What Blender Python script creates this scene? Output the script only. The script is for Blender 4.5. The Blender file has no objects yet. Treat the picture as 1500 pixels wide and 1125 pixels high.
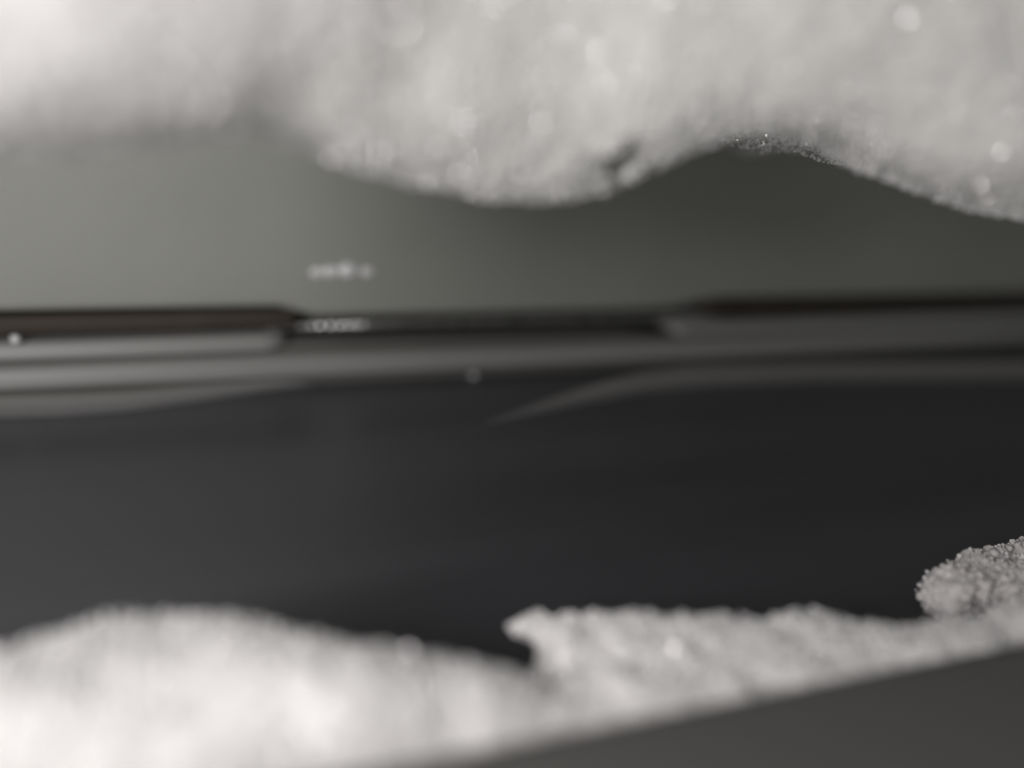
import bpy, bmesh, math, random
import numpy as np
from mathutils import Vector, Matrix, noise

random.seed(7)
rng = np.random.default_rng(7)
scene = bpy.context.scene
COL = scene.collection
R = math.radians

# ------------------------------------------------------------------ camera
W, H = 1500.0, 1125.0           # photograph size used when reading positions off it
CAM = Vector((0.0, -0.105, 0.036))
YAW, PITCH, ROLL, LENS = 21.0, 19.1, 4.0, 28.0
_y, _p, _r = R(YAW), R(PITCH), R(ROLL)
fwd = Vector((math.sin(_y) * math.cos(_p), math.cos(_y) * math.cos(_p), -math.sin(_p)))
rt = Vector((math.cos(_y), -math.sin(_y), 0.0))
up = rt.cross(fwd)
rt, up = rt * math.cos(_r) + up * math.sin(_r), up * math.cos(_r) - rt * math.sin(_r)
cd = bpy.data.cameras.new('camera')
cam = bpy.data.objects.new('camera', cd)
COL.objects.link(cam)
m3 = Matrix((rt, up, -fwd)).transposed()
cam.matrix_world = Matrix.Translation(CAM) @ m3.to_4x4()
cd.lens = LENS
cd.sensor_width = 36.0
cd.clip_start = 0.001
cd.clip_end = 20.0
cd.dof.use_dof = True
cd.dof.focus_distance = 0.073
cd.dof.aperture_fstop = 6.7
cd.dof.aperture_blades = 0
scene.camera = cam

# ------------------------------------------------------------------ light
world = bpy.data.worlds.new('World')
scene.world = world
world.use_nodes = True
bg = world.node_tree.nodes['Background']
bg.inputs['Color'].default_value = (0.98, 0.975, 0.96, 1)
bg.inputs['Strength'].default_value = 0.105


def lamp(name, loc, target, size, power, color):
    ld = bpy.data.lights.new(name, 'AREA')
    ld.shape = 'DISK'
    ld.size = size
    ld.energy = power
    ld.color = color
    o = bpy.data.objects.new(name, ld)
    COL.objects.link(o)
    o.location = loc
    o.rotation_euler = (Vector(target) - Vector(loc)).to_track_quat('-Z', 'Y').to_euler()
    return o


lamp('key_lamp', (-0.090, -0.310, 0.008), (0.0, -0.03, 0.015), 0.055, 0.098, (1.0, 0.975, 0.955))
lamp('left_fill_lamp', (-0.058, -0.118, 0.054), (-0.02, -0.07, 0.012), 0.036, 0.088, (1.0, 0.955, 0.960))  # added fill, no visible source; brightens the foam on the left

scene.view_settings.view_transform = 'Standard'
scene.view_settings.look = 'None'
scene.view_settings.exposure = 0.0
scene.view_settings.gamma = 1.0


# ------------------------------------------------------------------ helpers
def ray(px, py):
    k = 36.0 / LENS / W
    return (fwd + rt * ((px - W / 2) * k) + up * ((H / 2 - py) * k))


def on_y(px, py, y):
    d = ray(px, py)
    return CAM + d * ((y - CAM.y) / d.y)


def on_z(px, py, z):
    d = ray(px, py)
    return CAM + d * ((z - CAM.z) / d.z)


def material(name, color, rough=0.5, metal=0.0, spec=0.5, noise_scale=None, noise_amt=0.0,
             bump=0.0, bump_scale=2000.0, sss=0.0, coat=0.0, stretch=(1, 1, 1), rough_var=0.0):
    m = bpy.data.materials.new(name)
    m.use_nodes = True
    nt = m.node_tree
    b = nt.nodes['Principled BSDF']
    b.inputs['Base Color'].default_value = (*color, 1)
    b.inputs['Roughness'].default_value = rough
    b.inputs['Metallic'].default_value = metal
    b.inputs['Specular IOR Level'].default_value = spec
    b.inputs['Coat Weight'].default_value = coat
    if sss:
        b.inputs['Subsurface Weight'].default_value = sss
        b.inputs['Subsurface Radius'].default_value = (1.0, 0.95, 0.9)
        b.inputs['Subsurface Scale'].default_value = 0.0015
    tc = nt.nodes.new('ShaderNodeTexCoord')
    mp = nt.nodes.new('ShaderNodeMapping')
    mp.inputs['Scale'].default_value = stretch
    nt.links.new(tc.outputs['Object'], mp.inputs['Vector'])
    if noise_scale:
        n = nt.nodes.new('ShaderNodeTexNoise')
        n.inputs['Scale'].default_value = noise_scale
        n.inputs['Detail'].default_value = 6
        nt.links.new(mp.outputs['Vector'], n.inputs['Vector'])
        r = nt.nodes.new('ShaderNodeMapRange')
        r.inputs['To Min'].default_value = 1 - noise_amt
        r.inputs['To Max'].default_value = 1 + noise_amt
        nt.links.new(n.outputs['Fac'], r.inputs['Value'])
        mx = nt.nodes.new('ShaderNodeMix')
        mx.data_type = 'RGBA'
        mx.blend_type = 'MULTIPLY'
        mx.inputs['Factor'].default_value = 1
        mx.inputs['A'].default_value = (*color, 1)
        nt.links.new(r.outputs['Result'], mx.inputs['B'])
        nt.links.new(mx.outputs['Result'], b.inputs['Base Color'])
        if rough_var:
            r2 = nt.nodes.new('ShaderNodeMapRange')
            r2.inputs['To Min'].default_value = rough - rough_var
            r2.inputs['To Max'].default_value = rough + rough_var
            nt.links.new(n.outputs['Fac'], r2.inputs['Value'])
            nt.links.new(r2.outputs['Result'], b.inputs['Roughness'])
    if bump:
        n2 = nt.nodes.new('ShaderNodeTexNoise')
        n2.inputs['Scale'].default_value = bump_scale
        n2.inputs['Detail'].default_value = 4
        nt.links.new(mp.outputs['Vector'], n2.inputs['Vector'])
        bp = nt.nodes.new('ShaderNodeBump')
        bp.inputs['Strength'].default_value = bump
        bp.inputs['Distance'].default_value = 0.0003
        nt.links.new(n2.outputs['Fac'], bp.inputs['Height'])
        nt.links.new(bp.outputs['Normal'], b.inputs['Normal'])
    return m


M = {
    'panel': material('satin_grey_panel', (0.335, 0.346, 0.315), 0.48, spec=0.4, noise_scale=60, noise_amt=0.08,
                      bump=0.25, bump_scale=2600, rough_var=0.06),
    'rail': material('satin_grey_rail', (0.29, 0.293, 0.28), 0.42, spec=0.4, noise_scale=90, noise_amt=0.10,
                     stretch=(0.15, 1, 1)),
    'rubber': material('black_rubber', (0.056, 0.046, 0.037), 0.6, spec=0.3, noise_scale=200, noise_amt=0.3),
    'gap': material('dark_gap', (0.12, 0.12, 0.11), 0.7, spec=0.2),
    'tray': material('glossy_dark_tray', (0.055, 0.057, 0.064), 0.32, spec=1.0, noise_scale=45, noise_amt=0.6,
                     stretch=(0.13, 1.6, 1), rough_var=0.14),
    'rim': material('dark_grey_rim', (0.125, 0.123, 0.116), 0.5, spec=0.4, noise_scale=50, noise_amt=0.1,
                    bump=0.15, bump_scale=2500),
    'metal': material('brushed_metal', (0.85, 0.85, 0.84), 0.30, metal=1.0, noise_scale=600, noise_amt=0.35,
                      stretch=(1, 0.3, 0.3), rough_var=0.12),
    'foam': material('white_foam', (0.88, 0.873, 0.855), 0.8, spec=0.3, noise_scale=1300, noise_amt=0.30,
                     bump=0.6, bump_scale=1800),
    'bubble': material('foam_bubble', (0.89, 0.882, 0.865), 0.25, spec=0.6, noise_scale=900, noise_amt=0.15),
    'foam_dim': material('dimmed_foam', (0.735, 0.735, 0.705), 0.8, spec=0.3, noise_scale=1300, noise_amt=0.34, bump=0.6, bump_scale=1800),  # upper foam's copy, colour darkened in place of weaker light
    'bubble_dim': material('dimmed_foam_bubble', (0.76, 0.76, 0.73), 0.25, spec=0.6, noise_scale=900, noise_amt=0.2),
    'froth': material('thin_grey_froth', (0.68, 0.66, 0.645), 0.6, spec=0.4, noise_scale=900, noise_amt=0.3, bump=0.5, bump_scale=1800),
    'flake': material('glint_flake', (0.86, 0.855, 0.84), 0.05, metal=0.0, spec=0.65),
}
mw = bpy.data.materials.new('glint_white_water')
mw.use_nodes = True
_b = mw.node_tree.nodes['Principled BSDF']
_b.inputs['Base Color'].default_value = (0.95, 0.97, 0.97, 1)
_b.inputs['Roughness'].default_value = 0.03
_b.inputs['Transmission Weight'].default_value = 0.15  # nearly opaque white, so the glints are partly painted in
_b.inputs['IOR'].default_value = 1.45
_b.inputs['Coat Weight'].default_value = 1.0
M['water'] = mw


def link(name, me, mat, parent=None, smooth=True):
    o = bpy.data.objects.new(name, me)
    COL.objects.link(o)
    me.materials.append(mat)
    me.polygons.foreach_set('use_smooth', [bool(smooth)] * len(me.polygons))
    if parent is not None:
        o.parent = parent
    return o


def tag(o, label=None, cat=None, group=None, kind=None):
    for k, v in (('label', label), ('category', cat), ('group', group), ('kind', kind)):
        if v:
            o[k] = v
    return o


def mesh_from(name, verts, faces):
    me = bpy.data.meshes.new(name)
    me.from_pydata([tuple(v) for v in verts], [], faces)
    me.validate()
    bm = bmesh.new()
    bm.from_mesh(me)
    bmesh.ops.recalc_face_normals(bm, faces=bm.faces)
    bm.to_mesh(me)
    bm.free()
    return me


def rounded(pts, rad, seg=5):
    """closed (y,z) polygon with every corner rounded"""
    out = []
    n = len(pts)
    for i in range(n):
        a, b, c = (Vector(pts[i - 1]), Vector(pts[i]), Vector(pts[(i + 1) % n]))
        r = min(rad, (a - b).length * 0.45, (c - b).length * 0.45)
        p0, p1 = b + (a - b).normalized() * r, b + (c - b).normalized() * r
        for k in range(seg + 1):
            t = k / seg
            out.append(p0 * (1 - t) ** 2 + b * 2 * t * (1 - t) + p1 * t * t)
    return out


def bar(name, prof, x0, x1, mat, parent, wob=0.0, n=60, taper=0.0):
    """a (y,z) profile swept along x; the ends close in over `taper` metres"""
    prof = [Vector(p) for p in prof]
    cy = sum(p.x for p in prof) / len(prof)
    cz = sum(p.y for p in prof) / len(prof)
    verts, faces = [], []
    k = len(prof)
    xs = [x0 + (x1 - x0) * i / n for i in range(n + 1)]
    if taper:
        xs = sorted(xs + [x0 + taper * q for q in (0.08, 0.25, 0.5, 0.8, 1.0)] + [x1 - taper * q for q in (0.08, 0.25, 0.5, 0.8, 1.0)])
        n = len(xs) - 1
    for x in xs:
        s = 1.0
        if taper:
            e = min(x - x0, x1 - x) / taper
            s = 1.0 if e >= 1 else max(0.15, math.sqrt(max(0, 1 - (1 - e) ** 2)))
        dz = wob * noise.noise(Vector((x * 60, cy * 300, 3.1)))
        for p in prof:
            verts.append((x, cy + (p.x - cy) * s, cz + (p.y - cz) * s + dz))
    for i in range(n):
        for j in range(k):
            a, b = i * k + j, i * k + (j + 1) % k
            faces.append((a, b, b + k, a + k))
    faces.append(tuple(range(k)))
    faces.append(tuple(n * k + j for j in range(k)))
    return link(name, mesh_from(name, verts, faces), mat, parent)


def interp(curve, x):
    return float(np.interp(x, [c[0] for c in curve], [c[1] for c in curve]))


# ------------------------------------------------------------------ basin
basin = bpy.data.objects.new('basin', None)
COL.objects.link(basin)
basin.empty_display_size = 0.02
tag(basin, 'dark grey basin with satin back panel, slotted moulded ledge and glossy black floor', 'basin')

XL, XR = -0.20, 0.34
Z_STRIP_B, Z_STRIP_T = 0.0067, 0.0095      # the rubber strips in the seam under the back panel
xa = on_y(440, 470, -0.001).x              # where the left strip ends
xb = on_y(1035, 445, -0.001).x             # where the right strip begins

# back panel: satin sheet with a lower edge that drops in the middle, gently bowed
verts, faces = [], []
nx, nz = 120, 40
for i in range(nx + 1):
    x = XL + (XR - XL) * i / nx
    zb = Z_STRIP_T
    d = 0.0030
    t1 = min(1, max(0, (x - (xa - 0.001)) / 0.003))
    t2 = min(1, max(0, ((xb + 0.001) - x) / 0.006))
    s = lambda t: t * t * (3 - 2 * t)
    zb = Z_STRIP_T - 0.0014 * s(t1) * s(t2)
    for j in range(nz + 1):
        t = (j / nz)
        z = zb + (0.13 - zb) * t ** 1.6
        y = -0.0012 * math.exp(-(z - zb) / 0.0016) * 0.0 - 0.05 * max(0, z - 0.03) ** 2 / 0.1
        if j == 0:
            y += 0.0006
        verts.append((x, y, z))
N1 = len(verts)
for v in list(verts):
    verts.append((v[0], v[1] + 0.004, v[2]))
for i in range(nx):
    for j in range(nz):
        a = i * (nz + 1) + j
        b = a + nz + 1
        faces.append((a, b, b + 1, a + 1))
        faces.append((N1 + a, N1 + a + 1, N1 + b + 1, N1 + b))
    a = i * (nz + 1)
    b = a + nz + 1
    faces.append((a, N1 + a, N1 + b, b))
    a += nz
    b += nz
    faces.append((a, b, N1 + b, N1 + a))
for a0 in (0, nx * (nz + 1)):
    for j in range(nz):
        a = a0 + j
        faces.append((a, a + 1, N1 + a + 1, N1 + a))
link('back_panel', mesh_from('back_panel', verts, faces), M['panel'], basin)

# dark recess behind the seam
bar('seam_recess', [(0.0046, -0.001), (0.0046, 0.014), (0.0052, 0.014), (0.0052, -0.001)], XL, XR, M['gap'], basin, n=4)
# two rubber seal strips
for nm, x0, x1 in (('seal_strip', XL, xa), ('seal_strip', xb, XR)):
    bar(nm, rounded([(-0.0012, Z_STRIP_B + 0.0002), (-0.0012, Z_STRIP_T - 0.0004), (0.0040, Z_STRIP_T - 0.0001), (0.0040, Z_STRIP_B + 0.0002)], 0.0006),
        x0, x1, M['rubber'], basin, wob=0.00012, taper=0.0012)
# metal bead visible in the slot between the strips
verts, faces = [], []
XM = on_y(500, 478, 0.0).x
n, k = 420, 14
for i in range(n + 1):
    x = xa - 0.004 + (xb - xa + 0.008) * i / n
    amp = math.exp(-((x - XM) / (0.0045 if x < XM else 0.0065)) ** 2)
    rr = 0.00050 * (1 + 0.05 * noise.noise(Vector((x * 900, 0, 0))) + amp * (0.36 * abs(math.sin(x * 2600 + 2 * noise.noise(Vector((x * 300, 4, 0))))) + 0.20))
    for j in range(k):
        a = 2 * math.pi * j / k
        verts.append((x, 0.0002 + rr * math.cos(a), 0.0068 + 0.95 * rr * math.sin(a)))
for i in range(n):
    for j in range(k):
        a, b = i * k + j, i * k + (j + 1) % k
        faces.append((a, b, b + k, a + k))
faces += [tuple(range(k)), tuple(n * k + j for j in range(k))]
link('metal_bead', mesh_from('metal_bead', verts, faces), M['metal'], basin)
# upper steps of the ledge: one under each strip, open in the middle
xc = on_y(425, 500, -0.003).x
xd = on_y(985, 485, -0.003).x
step = rounded([(-0.0030, 0.0042), (-0.0024, 0.0064), (0.0042, 0.0064), (0.0042, 0.0042)], 0.0008)
bar('ledge_step', step, XL, xc, M['rail'], basin, wob=0.0001, taper=0.003)
bar('ledge_step', step, xd, XR, M['rail'], basin, wob=0.0001, taper=0.003)
# floor of the open slot
bar('slot_floor', [(-0.0018, 0.0040), (-0.0018, 0.0047), (0.0044, 0.0052), (0.0044, 0.0040)], xc - 0.002, xd + 0.002, M['gap'], basin, n=6)
# continuous lower rail
bar('ledge_rail', rounded([(-0.0050, 0.0012), (-0.0044, 0.0040), (0.0044, 0.0040), (0.0044, 0.0012)], 0.0011), XL, XR, M['rail'], basin, wob=0.0001)
bar('groove', [(-0.0040, -0.0004), (-0.0040, 0.0011), (0.0044, 0.0011), (0.0044, -0.0004)], XL, XR, M['gap'], basin, n=4)

# floor: dark glossy sheet, dished
Y_FLOOR1 = -0.098
verts, faces = [], []
nx, ny = 90, 60
for i in range(nx + 1):
    x = XL + (XR - XL) * i / nx
    for j in range(ny + 1):
        t = j / ny
        y = -0.0035 + (Y_FLOOR1 + 0.0035) * t
        z = -0.0016 * math.sin(math.pi * min(1, t * 1.1)) + 0.00025 * noise.noise(Vector((x * 18, y * 60, 0)))
        if t < 0.05:
            z *= t / 0.05
        verts.append((x, y, z))
for i in range(nx):
    for j in range(ny):
        a = i * (ny + 1) + j
        b = a + ny + 1
        faces.append((a, a + 1, b + 1, b))
N1 = len(verts)
verts += [(x, y, z - 0.003) for x, y, z in verts]
faces += [tuple(N1 + q for q in reversed(f)) for f in list(faces)]
link('basin_floor', mesh_from('basin_floor', verts, faces), M['tray'], basin)


def reflection_material(name, col):
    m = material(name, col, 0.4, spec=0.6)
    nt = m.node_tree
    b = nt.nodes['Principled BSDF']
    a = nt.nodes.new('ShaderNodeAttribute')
    a.attribute_name = 'satin'  # weight of the painted ledge reflection over the floor colour
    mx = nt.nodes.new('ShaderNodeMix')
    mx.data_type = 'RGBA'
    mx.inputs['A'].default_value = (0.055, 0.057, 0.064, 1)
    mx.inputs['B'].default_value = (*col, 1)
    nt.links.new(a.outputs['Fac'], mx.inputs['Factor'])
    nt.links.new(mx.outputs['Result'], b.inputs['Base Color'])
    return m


# raised strips coloured as the ledge's soft reflection in the floor
def reflection_strip(name, upper, lower, x0, x1, h, mat):
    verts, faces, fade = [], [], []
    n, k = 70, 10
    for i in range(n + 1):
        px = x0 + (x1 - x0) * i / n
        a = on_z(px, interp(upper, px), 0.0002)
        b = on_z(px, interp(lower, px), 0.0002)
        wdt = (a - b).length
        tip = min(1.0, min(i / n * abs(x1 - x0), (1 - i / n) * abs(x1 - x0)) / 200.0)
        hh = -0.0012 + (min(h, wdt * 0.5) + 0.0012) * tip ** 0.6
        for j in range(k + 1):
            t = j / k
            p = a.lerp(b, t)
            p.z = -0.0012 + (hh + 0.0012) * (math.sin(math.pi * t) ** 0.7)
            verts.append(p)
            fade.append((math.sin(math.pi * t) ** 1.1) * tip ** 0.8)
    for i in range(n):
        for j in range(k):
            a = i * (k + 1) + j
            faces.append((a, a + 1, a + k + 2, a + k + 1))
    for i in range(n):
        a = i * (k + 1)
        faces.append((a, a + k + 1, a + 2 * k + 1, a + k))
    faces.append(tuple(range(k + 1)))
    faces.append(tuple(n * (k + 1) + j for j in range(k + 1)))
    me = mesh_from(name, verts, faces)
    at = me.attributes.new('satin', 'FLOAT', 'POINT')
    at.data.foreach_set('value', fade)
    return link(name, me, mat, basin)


reflection_strip('rail_reflection', [(-400, 586), (0, 574), (200, 570), (400, 556), (570, 547), (640, 548)],
      [(-400, 626), (0, 608), (100, 605), (200, 597), (300, 584), (400, 570), (480, 560), (570, 552), (640, 549)], -400, 640, 0.0010, reflection_material('left_reflection', (0.30, 0.30, 0.285)))
reflection_strip('rail_reflection', [(690, 612), (735, 600), (800, 580), (870, 561), (930, 545), (1000, 533), (1200, 527), (1900, 520)],
      [(690, 614), (735, 608), (800, 597), (870, 583), (950, 570), (1050, 562), (1200, 555), (1900, 550)], 690, 1900, 0.0010, reflection_material('right_reflection', (0.32, 0.315, 0.295)))

# near rim of the basin, rising toward the camera, runs along the bottom of the picture
ra, rb = on_z(560, 1112, 0.006), on_z(1500, 932, 0.006)
dirx = (rb - ra).normalized()
nrm = Vector((dirx.y, -dirx.x, 0))
if nrm.y > 0:
    nrm = -nrm
prof = rounded([(0.0, -0.006), (0.0, 0.0062), (0.012, 0.0062), (0.030, -0.012), (0.030, -0.020), (0.0, -0.020)], 0.0016, 6)
verts, faces = [], []
n, k = 40, len(prof)
for i in range(n + 1):
    o_ = ra + dirx * (-0.06 + 0.20 * i / n)
    for p in prof:
        verts.append((o_.x + nrm.x * p.x, o_.y + nrm.y * p.x, p.y))
for i in range(n):
    for j in range(k):
        a, b = i * k + j, i * k + (j + 1) % k
        faces.append((a, b, b + k, a + k))
faces.append(tuple(range(k)))
faces.append(tuple(n * k + j for j in range(k)))
link('front_rim', mesh_from('front_rim', verts, faces), M['rim'], basin)


# ------------------------------------------------------------------ foam
def inside(poly, p):
    x, y = p
    c = False
    j = len(poly) - 1
    for i in range(len(poly)):
        xi, yi = poly[i]
        xj, yj = poly[j]
        if (yi > y) != (yj > y) and x < (xj - xi) * (y - yi) / (yj - yi) + xi:
            c = not c
        j = i
    return c


def edge_dist(poly, p):
    P = np.array(poly)
    Q = np.roll(P, -1, axis=0)
    d = Q - P
    t = np.clip(((p - P) * d).sum(1) / np.maximum((d * d).sum(1), 1e-12), 0, 1)
    return float(np.sqrt((((P + d * t[:, None]) - p) ** 2).sum(1).min()))


ICO = bmesh.new()
bmesh.ops.create_icosphere(ICO, subdivisions=2, radius=1.0)
ICO2_V = np.array([v.co[:] for v in ICO.verts])
ICO2_F = np.array([[v.index for v in f.verts] for f in ICO.faces])
ICO.free()
ICO = bmesh.new()
bmesh.ops.create_icosphere(ICO, subdivisions=1, radius=1.0)
ICO1_V = np.array([v.co[:] for v in ICO.verts])
ICO1_F = np.array([[v.index for v in f.verts] for f in ICO.faces])
ICO.free()


def fast_mesh(name, V, F):
    me = bpy.data.meshes.new(name)
    me.vertices.add(len(V))
    me.vertices.foreach_set('co', V.astype(np.float32).ravel())
    me.loops.add(F.size)
    me.loops.foreach_set('vertex_index', F.astype(np.int32).ravel())
    me.polygons.add(len(F))
    me.polygons.foreach_set('loop_start', np.arange(0, F.size, F.shape[1], dtype=np.int32))
    me.update(calc_edges=True)
    me.validate()
    return me


def balls(name, C, Rr, BV, BF, sq=None):
    n = len(C)
    V = (BV[None] * Rr[:, None, None])
    if sq is not None:
        V = V * sq[:, None, :]
    V = (V + C[:, None]).reshape(-1, 3)
    F = (BF[None] + (np.arange(n) * len(BV))[:, None, None]).reshape(-1, BF.shape[1])
    return fast_mesh(name, V, F)


def foam(label, poly_px, plane, depth, rmax, count, group, voxel=0.00075, nbub=2200, nflake=120, rough=1.0,
         pit=None, rmin=0.0008, name='foam_clump', mats=('foam', 'bubble'), ledge=None, rcap=None, bub=(0.00018, 0.00075), smooth_n=14):
    """plane ('y',v): foam clinging to the back panel; ('z',v): foam lying on the floor.
    depth(u,v) gives how far the foam stands off the surface."""
    ax, val = plane
    vf = val if callable(val) else (lambda px: val)
    pts = [on_y(x, y, vf(x)) if ax == 'y' else on_z(x, y, vf(x)) for x, y in poly_px]
    poly = [(p.x, p.z) if ax == 'y' else (p.x, p.y) for p in pts]
    A = np.array(poly)
    lo, hi = A.min(0), A.max(0)
    C, Rr = [], []
    tries = 0
    while len(C) < count and tries < count * 60:
        tries += 1
        p = lo + rng.random(2) * (hi - lo)
        if not inside(poly, p):
            continue
        s = edge_dist(poly, p)
        if s < rmin:
            continue
        th = depth(p[0], p[1])
        r = min(s, rmax, th * 0.6) if s < rmax * 1.5 or ax == 'z' else rmax * (0.88 + 0.12 * rng.random())
        if rcap:
            r = min(r, rcap(p[0], p[1]))
        r = max(r, rmin)
        # stand-off of the ball centre, thinner near the outline
        top = min(th, 1.7 * s + 0.002) if ax == 'z' else th - 0.7 * max(0.0, rmax - s)
        h = r * 0.4 + max(0.0, top - r * 1.2) * rng.random() ** 0.7
        if rng.random() < 0.65:
            h = max(r * 0.4, top - r * (1.0 + (0.0 if ax == 'z' else 0.4 * rng.random())))
        if ax == 'y' and s < rmax * 1.2:
            h = max(h, top - r - 0.006 * rng.random())
        if ledge:
            h = max(h, ledge(p[0], p[1]))
        C.append((p[0], -h, p[1]) if ax == 'y' else (p[0], p[1], h - 0.0012))
        Rr.append(r)
    C, Rr = np.array(C), np.array(Rr)
    me0 = balls('tmp', C, Rr, ICO2_V, ICO2_F)
    o = bpy.data.objects.new('tmp', me0)
    COL.objects.link(o)
    md = o.modifiers.new('remesh', 'REMESH')
    md.mode = 'VOXEL'
    md.voxel_size = voxel
    sm = o.modifiers.new('smooth', 'SMOOTH')
    sm.factor = 0.5
    sm.iterations = smooth_n
    dg = bpy.context.evaluated_depsgraph_get()
    me = bpy.data.meshes.new_from_object(o.evaluated_get(dg))
    bpy.data.objects.remove(o)
    nv = len(me.vertices)
    co = np.empty(nv * 3, np.float32)
    me.vertices.foreach_get('co', co)
    co = co.reshape(-1, 3).astype(float)
    nr = np.empty(nv * 3, np.float32)
    me.vertex_normals.foreach_get('vector', nr)
    nr = nr.reshape(-1, 3)
    dis = np.array([0.6 * noise.noise(Vector(c) * 190) + 0.35 * noise.noise(Vector(c) * 520)
                    + 0.30 * noise.noise(Vector(c) * 1300) for c in co])
    co = co + nr * (dis * 0.00075 * rough)[:, None]
    hole = np.zeros(nv, bool)
    if pit:
        for (pc, pr, pd, ph) in pit:
            q = on_y(pc[0], pc[1], vf(pc[0]))
            d = np.sqrt((co[:, 0] - q.x) ** 2 + ((co[:, 2] - q.z) * 0.75) ** 2)
            w = np.clip(1 - d / pr, 0, 1)
            co[:, 1] += pd * w * w * (3 - 2 * w) * (co[:, 1] < -0.002)
            hole |= (d < ph) & (nr[:, 1] < 0.2)
    me.vertices.foreach_set('co', co.astype(np.float32).ravel())
    me.update()
    if hole.any():
        bm = bmesh.new()
        bm.from_mesh(me)
        bm.verts.ensure_lookup_table()
        bmesh.ops.delete(bm, geom=[bm.verts[int(q)] for q in np.nonzero(hole)[0]], context='VERTS')
        bm.to_mesh(me)
        bm.free()
    body = link(name, me, M[mats[0]])
    tag(body, label, 'foam', group)
    # bubbles sitting in the surface
    # only faces turned away from the surface it lies on
    ok = ((nr[:, 1] < 0.3) & (co[:, 1] < -0.035) & (co[:, 2] < 0.075)) if ax == 'y' else (nr[:, 2] > -0.3)
    if pit:
        q = on_y(*pit[0][0], vf(pit[0][0][0]))
        ok = ok & (((co[:, 0] - q.x) ** 2 + (co[:, 2] - q.z) ** 2) > 0.0014 ** 2)
    idx = np.nonzero(ok)[0]
    pick = rng.choice(idx, min(nbub, len(idx)), replace=False)
    rb_ = bub[0] + (bub[1] - bub[0]) * rng.random(len(pick)) ** 2.6
    jit = rng.normal(0, voxel * 0.4, (len(pick), 3))
    jit -= nr[pick] * (jit * nr[pick]).sum(1)[:, None]
    bo = link('bubbles', balls('bubbles', co[pick] + jit - nr[pick] * (rb_ * 0.35)[:, None], rb_, ICO1_V, ICO1_F), M[mats[1]], body)
    bo['kind'] = 'stuff'
    # flat flakes added for glints, tilted between lamp and camera
    pick = rng.choice(idx, min(nflake, len(idx)), replace=False)
    V, F = [], []
    for q in pick:
        nn = Vector(nr[q]) * 0.3 + (Vector((-0.55, -0.82, 0.05)) if ax == 'y' else Vector((-0.25, -0.74, 0.64))) + Vector(rng.normal(0, 0.32, 3))
        nn.normalize()
        t = nn.orthogonal().normalized()
        b = nn.cross(t)
        rr = 0.00007 + 0.00013 * rng.random() ** 2
        c0 = Vector(co[q]) + Vector(nr[q]) * 0.00022
        base = len(V)
        V.append(c0 + nn * rr * 0.01)
        for a in range(8):
            V.append(c0 + t * rr * math.cos(a * math.pi / 4) + b * rr * math.sin(a * math.pi / 4))
        V.append(c0 - nn * rr * 0.25)
        for a in range(8):
            F.append((base, base + 1 + a, base + 1 + (a + 1) % 8))
            F.append((base + 9, base + 1 + (a + 1) % 8, base + 1 + a))
    if F:
        fo = link('glint_flakes', fast_mesh('glint_flakes', np.array([v[:] for v in V]), np.array(F)), M['flake'], body, smooth=False)
        fo['kind'] = 'stuff'
    return body


UP = 'foam clinging to the back panel'
LOW = 'foam lying on the basin floor'
foam('large soft white foam clump on the upper left of the grey panel, nearest the camera',
     [(-400, -300), (-400, 250), (-100, 240), (0, 236), (120, 238), (250, 234), (350, 220), (430, 200), (510, 165), (620, 150), (720, 90), (740, -300)],
     ('y', -0.065), lambda x, z: 0.0700 - 0.0055 * min(1.0, max(0.0, (x + 0.012) / 0.020)), 0.008, 1500, UP, rough=0.5, nbub=5000, nflake=900, smooth_n=90, bub=(0.00008, 0.00028))
foam('wide white foam mass bulging down mid panel, dark pit in it, reaching the right edge',
     [(60, -260), (60, 90), (300, 185), (420, 208), (520, 243), (600, 276), (700, 299), (790, 305), (870, 298), (960, 274), (1040, 240), (1090, 219),
      (1150, 203), (1250, 203), (1310, 220), (1380, 258), (1450, 294), (1520, 322), (1750, 365), (2100, 380), (2100, -260)],
     ('y', lambda px: -0.057 - 0.009 * min(1.0, max(0.0, (px - 800) / 500))), lambda x, z: 0.0610 + 0.004 * min(1.0, max(0.0, (0.012 - x) / 0.012)) + 0.007 * min(1.0, max(0.0, (x - 0.02) / 0.03)) + 0.0006 * noise.noise(Vector((x * 80, z * 80, 1))), 0.005, 4400, UP, mats=('foam_dim', 'bubble_dim'),
     nbub=26000, nflake=20000, smooth_n=110, rough=0.6, voxel=0.0006, bub=(0.00007, 0.00028),
     pit=[((914, 240), 0.0012, 0.010, 0.0005), ((872, 246), 0.0007, 0.003, 0.0)])
foam('thick bright white foam mound at the lower left on the glossy floor',
     [(-330, 980), (0, 950), (90, 922), (170, 902), (250, 893), (330, 893), (390, 902), (450, 925), (510, 930), (570, 936), (650, 938), (740, 941), (830, 952), (930, 972), (900, 1012), (760, 1045), (600, 1078), (300, 1125), (-330, 1270)],
     ('z', 0.0057), lambda x, y: 0.0085, 0.005, 1300, LOW, nbub=14000, nflake=5000, bub=(0.00009, 0.00034), smooth_n=20)
TIP, TIPY = on_z(722, 868, 0.0048).xy
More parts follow.
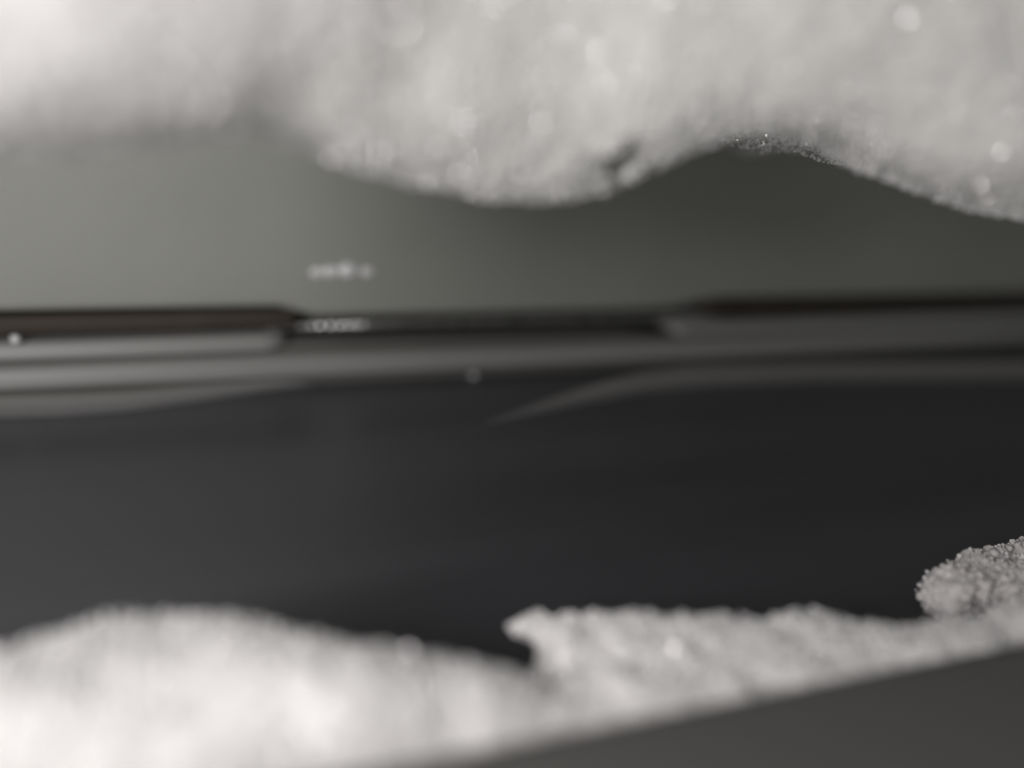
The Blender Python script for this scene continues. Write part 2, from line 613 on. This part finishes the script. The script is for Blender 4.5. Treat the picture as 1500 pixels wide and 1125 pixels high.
foam('long low white foam bank with a ragged tip along the right front rim',
     [(722, 864), (790, 860), (860, 864), (930, 878), (1000, 890), (1060, 888), (1110, 885), (1150, 876), (1200, 876), (1240, 886), (1290, 897), (1350, 901), (1400, 890), (1450, 868), (1500, 852), (1560, 838), (1750, 818), (2000, 800),
      (2000, 900), (1750, 945), (1500, 985), (1200, 1045), (640, 1150), (600, 1020), (720, 965), (815, 930), (785, 900), (745, 880)],
     ('z', 0.0048), lambda x, y: 0.0046 + 0.0014 * min(1.0, max(0.0, (x - TIP) / 0.010)), 0.0028, 3000, LOW, nbub=16000, nflake=8000, rmin=0.0004, voxel=0.0005, bub=(0.00009, 0.00036), smooth_n=5, rough=1.5, ledge=lambda x, y: 0.0036 if x < TIP + 0.012 and y > TIPY - 0.0035 else 0.0,
     rcap=lambda x, y: (0.0005 + 0.0020 * min(1.0, max(0.0, (x - TIP) / 0.014))) if y > TIPY - 0.0035 else 0.01)
foam('small greyish foam nub jutting out above the right end of the foam bank',
     [(1374, 832), (1384, 814), (1408, 801), (1442, 787), (1490, 772), (1580, 752), (1700, 758), (1780, 790), (1740, 850), (1520, 846), (1460, 842), (1415, 848), (1378, 840)],
     ('z', 0.0030), lambda x, y: 0.0030, 0.0011, 1400, LOW, nbub=1500, nflake=1500, rmin=0.0004, voxel=0.0004, bub=(0.00008, 0.00060), smooth_n=4, rough=2.4, mats=('froth', 'froth'))


# ------------------------------------------------------------------ water droplets and painted glints
def droplet(label, p, r, nrm_axis, sx=1.0, group=None, h=0.55):
    bm = bmesh.new()
    bmesh.ops.create_icosphere(bm, subdivisions=3, radius=1.0)
    for v in bm.verts:
        k = 1 + 0.10 * noise.noise(v.co * 1.7 + Vector(p) * 900)
        c = v.co * r * k
        c.x *= sx
        if nrm_axis == 'y':
            c.y *= h
        else:
            c.z *= h
        v.co = c
    me = bpy.data.meshes.new('droplet_glint')
    bm.to_mesh(me)
    bm.free()
    o = link('droplet_glint', me, M['water'])
    o.location = p
    tag(o, label, 'droplet', group)
    return o


droplet('single round water droplet on the dark floor below the slot', on_z(694, 550, 0.0004), 0.0006, 'z', group='water droplets')
for i, (x, y, r) in enumerate(((465, 399, 0.0007), (485, 398, 0.0008), (510, 396, 0.0010), (538, 398, 0.0007))):  # white blobs painted as glints on the panel
    droplet(['leftmost', 'second from left', 'third from left and largest', 'rightmost'][i] + ' droplet-shaped painted glint in the short row on the grey panel', on_y(x, y, -0.0002), r, 'y', 1.35, 'painted glint row on the panel')
droplet('tiny bright water droplet at the far left end of the black strip', on_y(22, 497, -0.0030), 0.0005, 'y', group='water droplets')
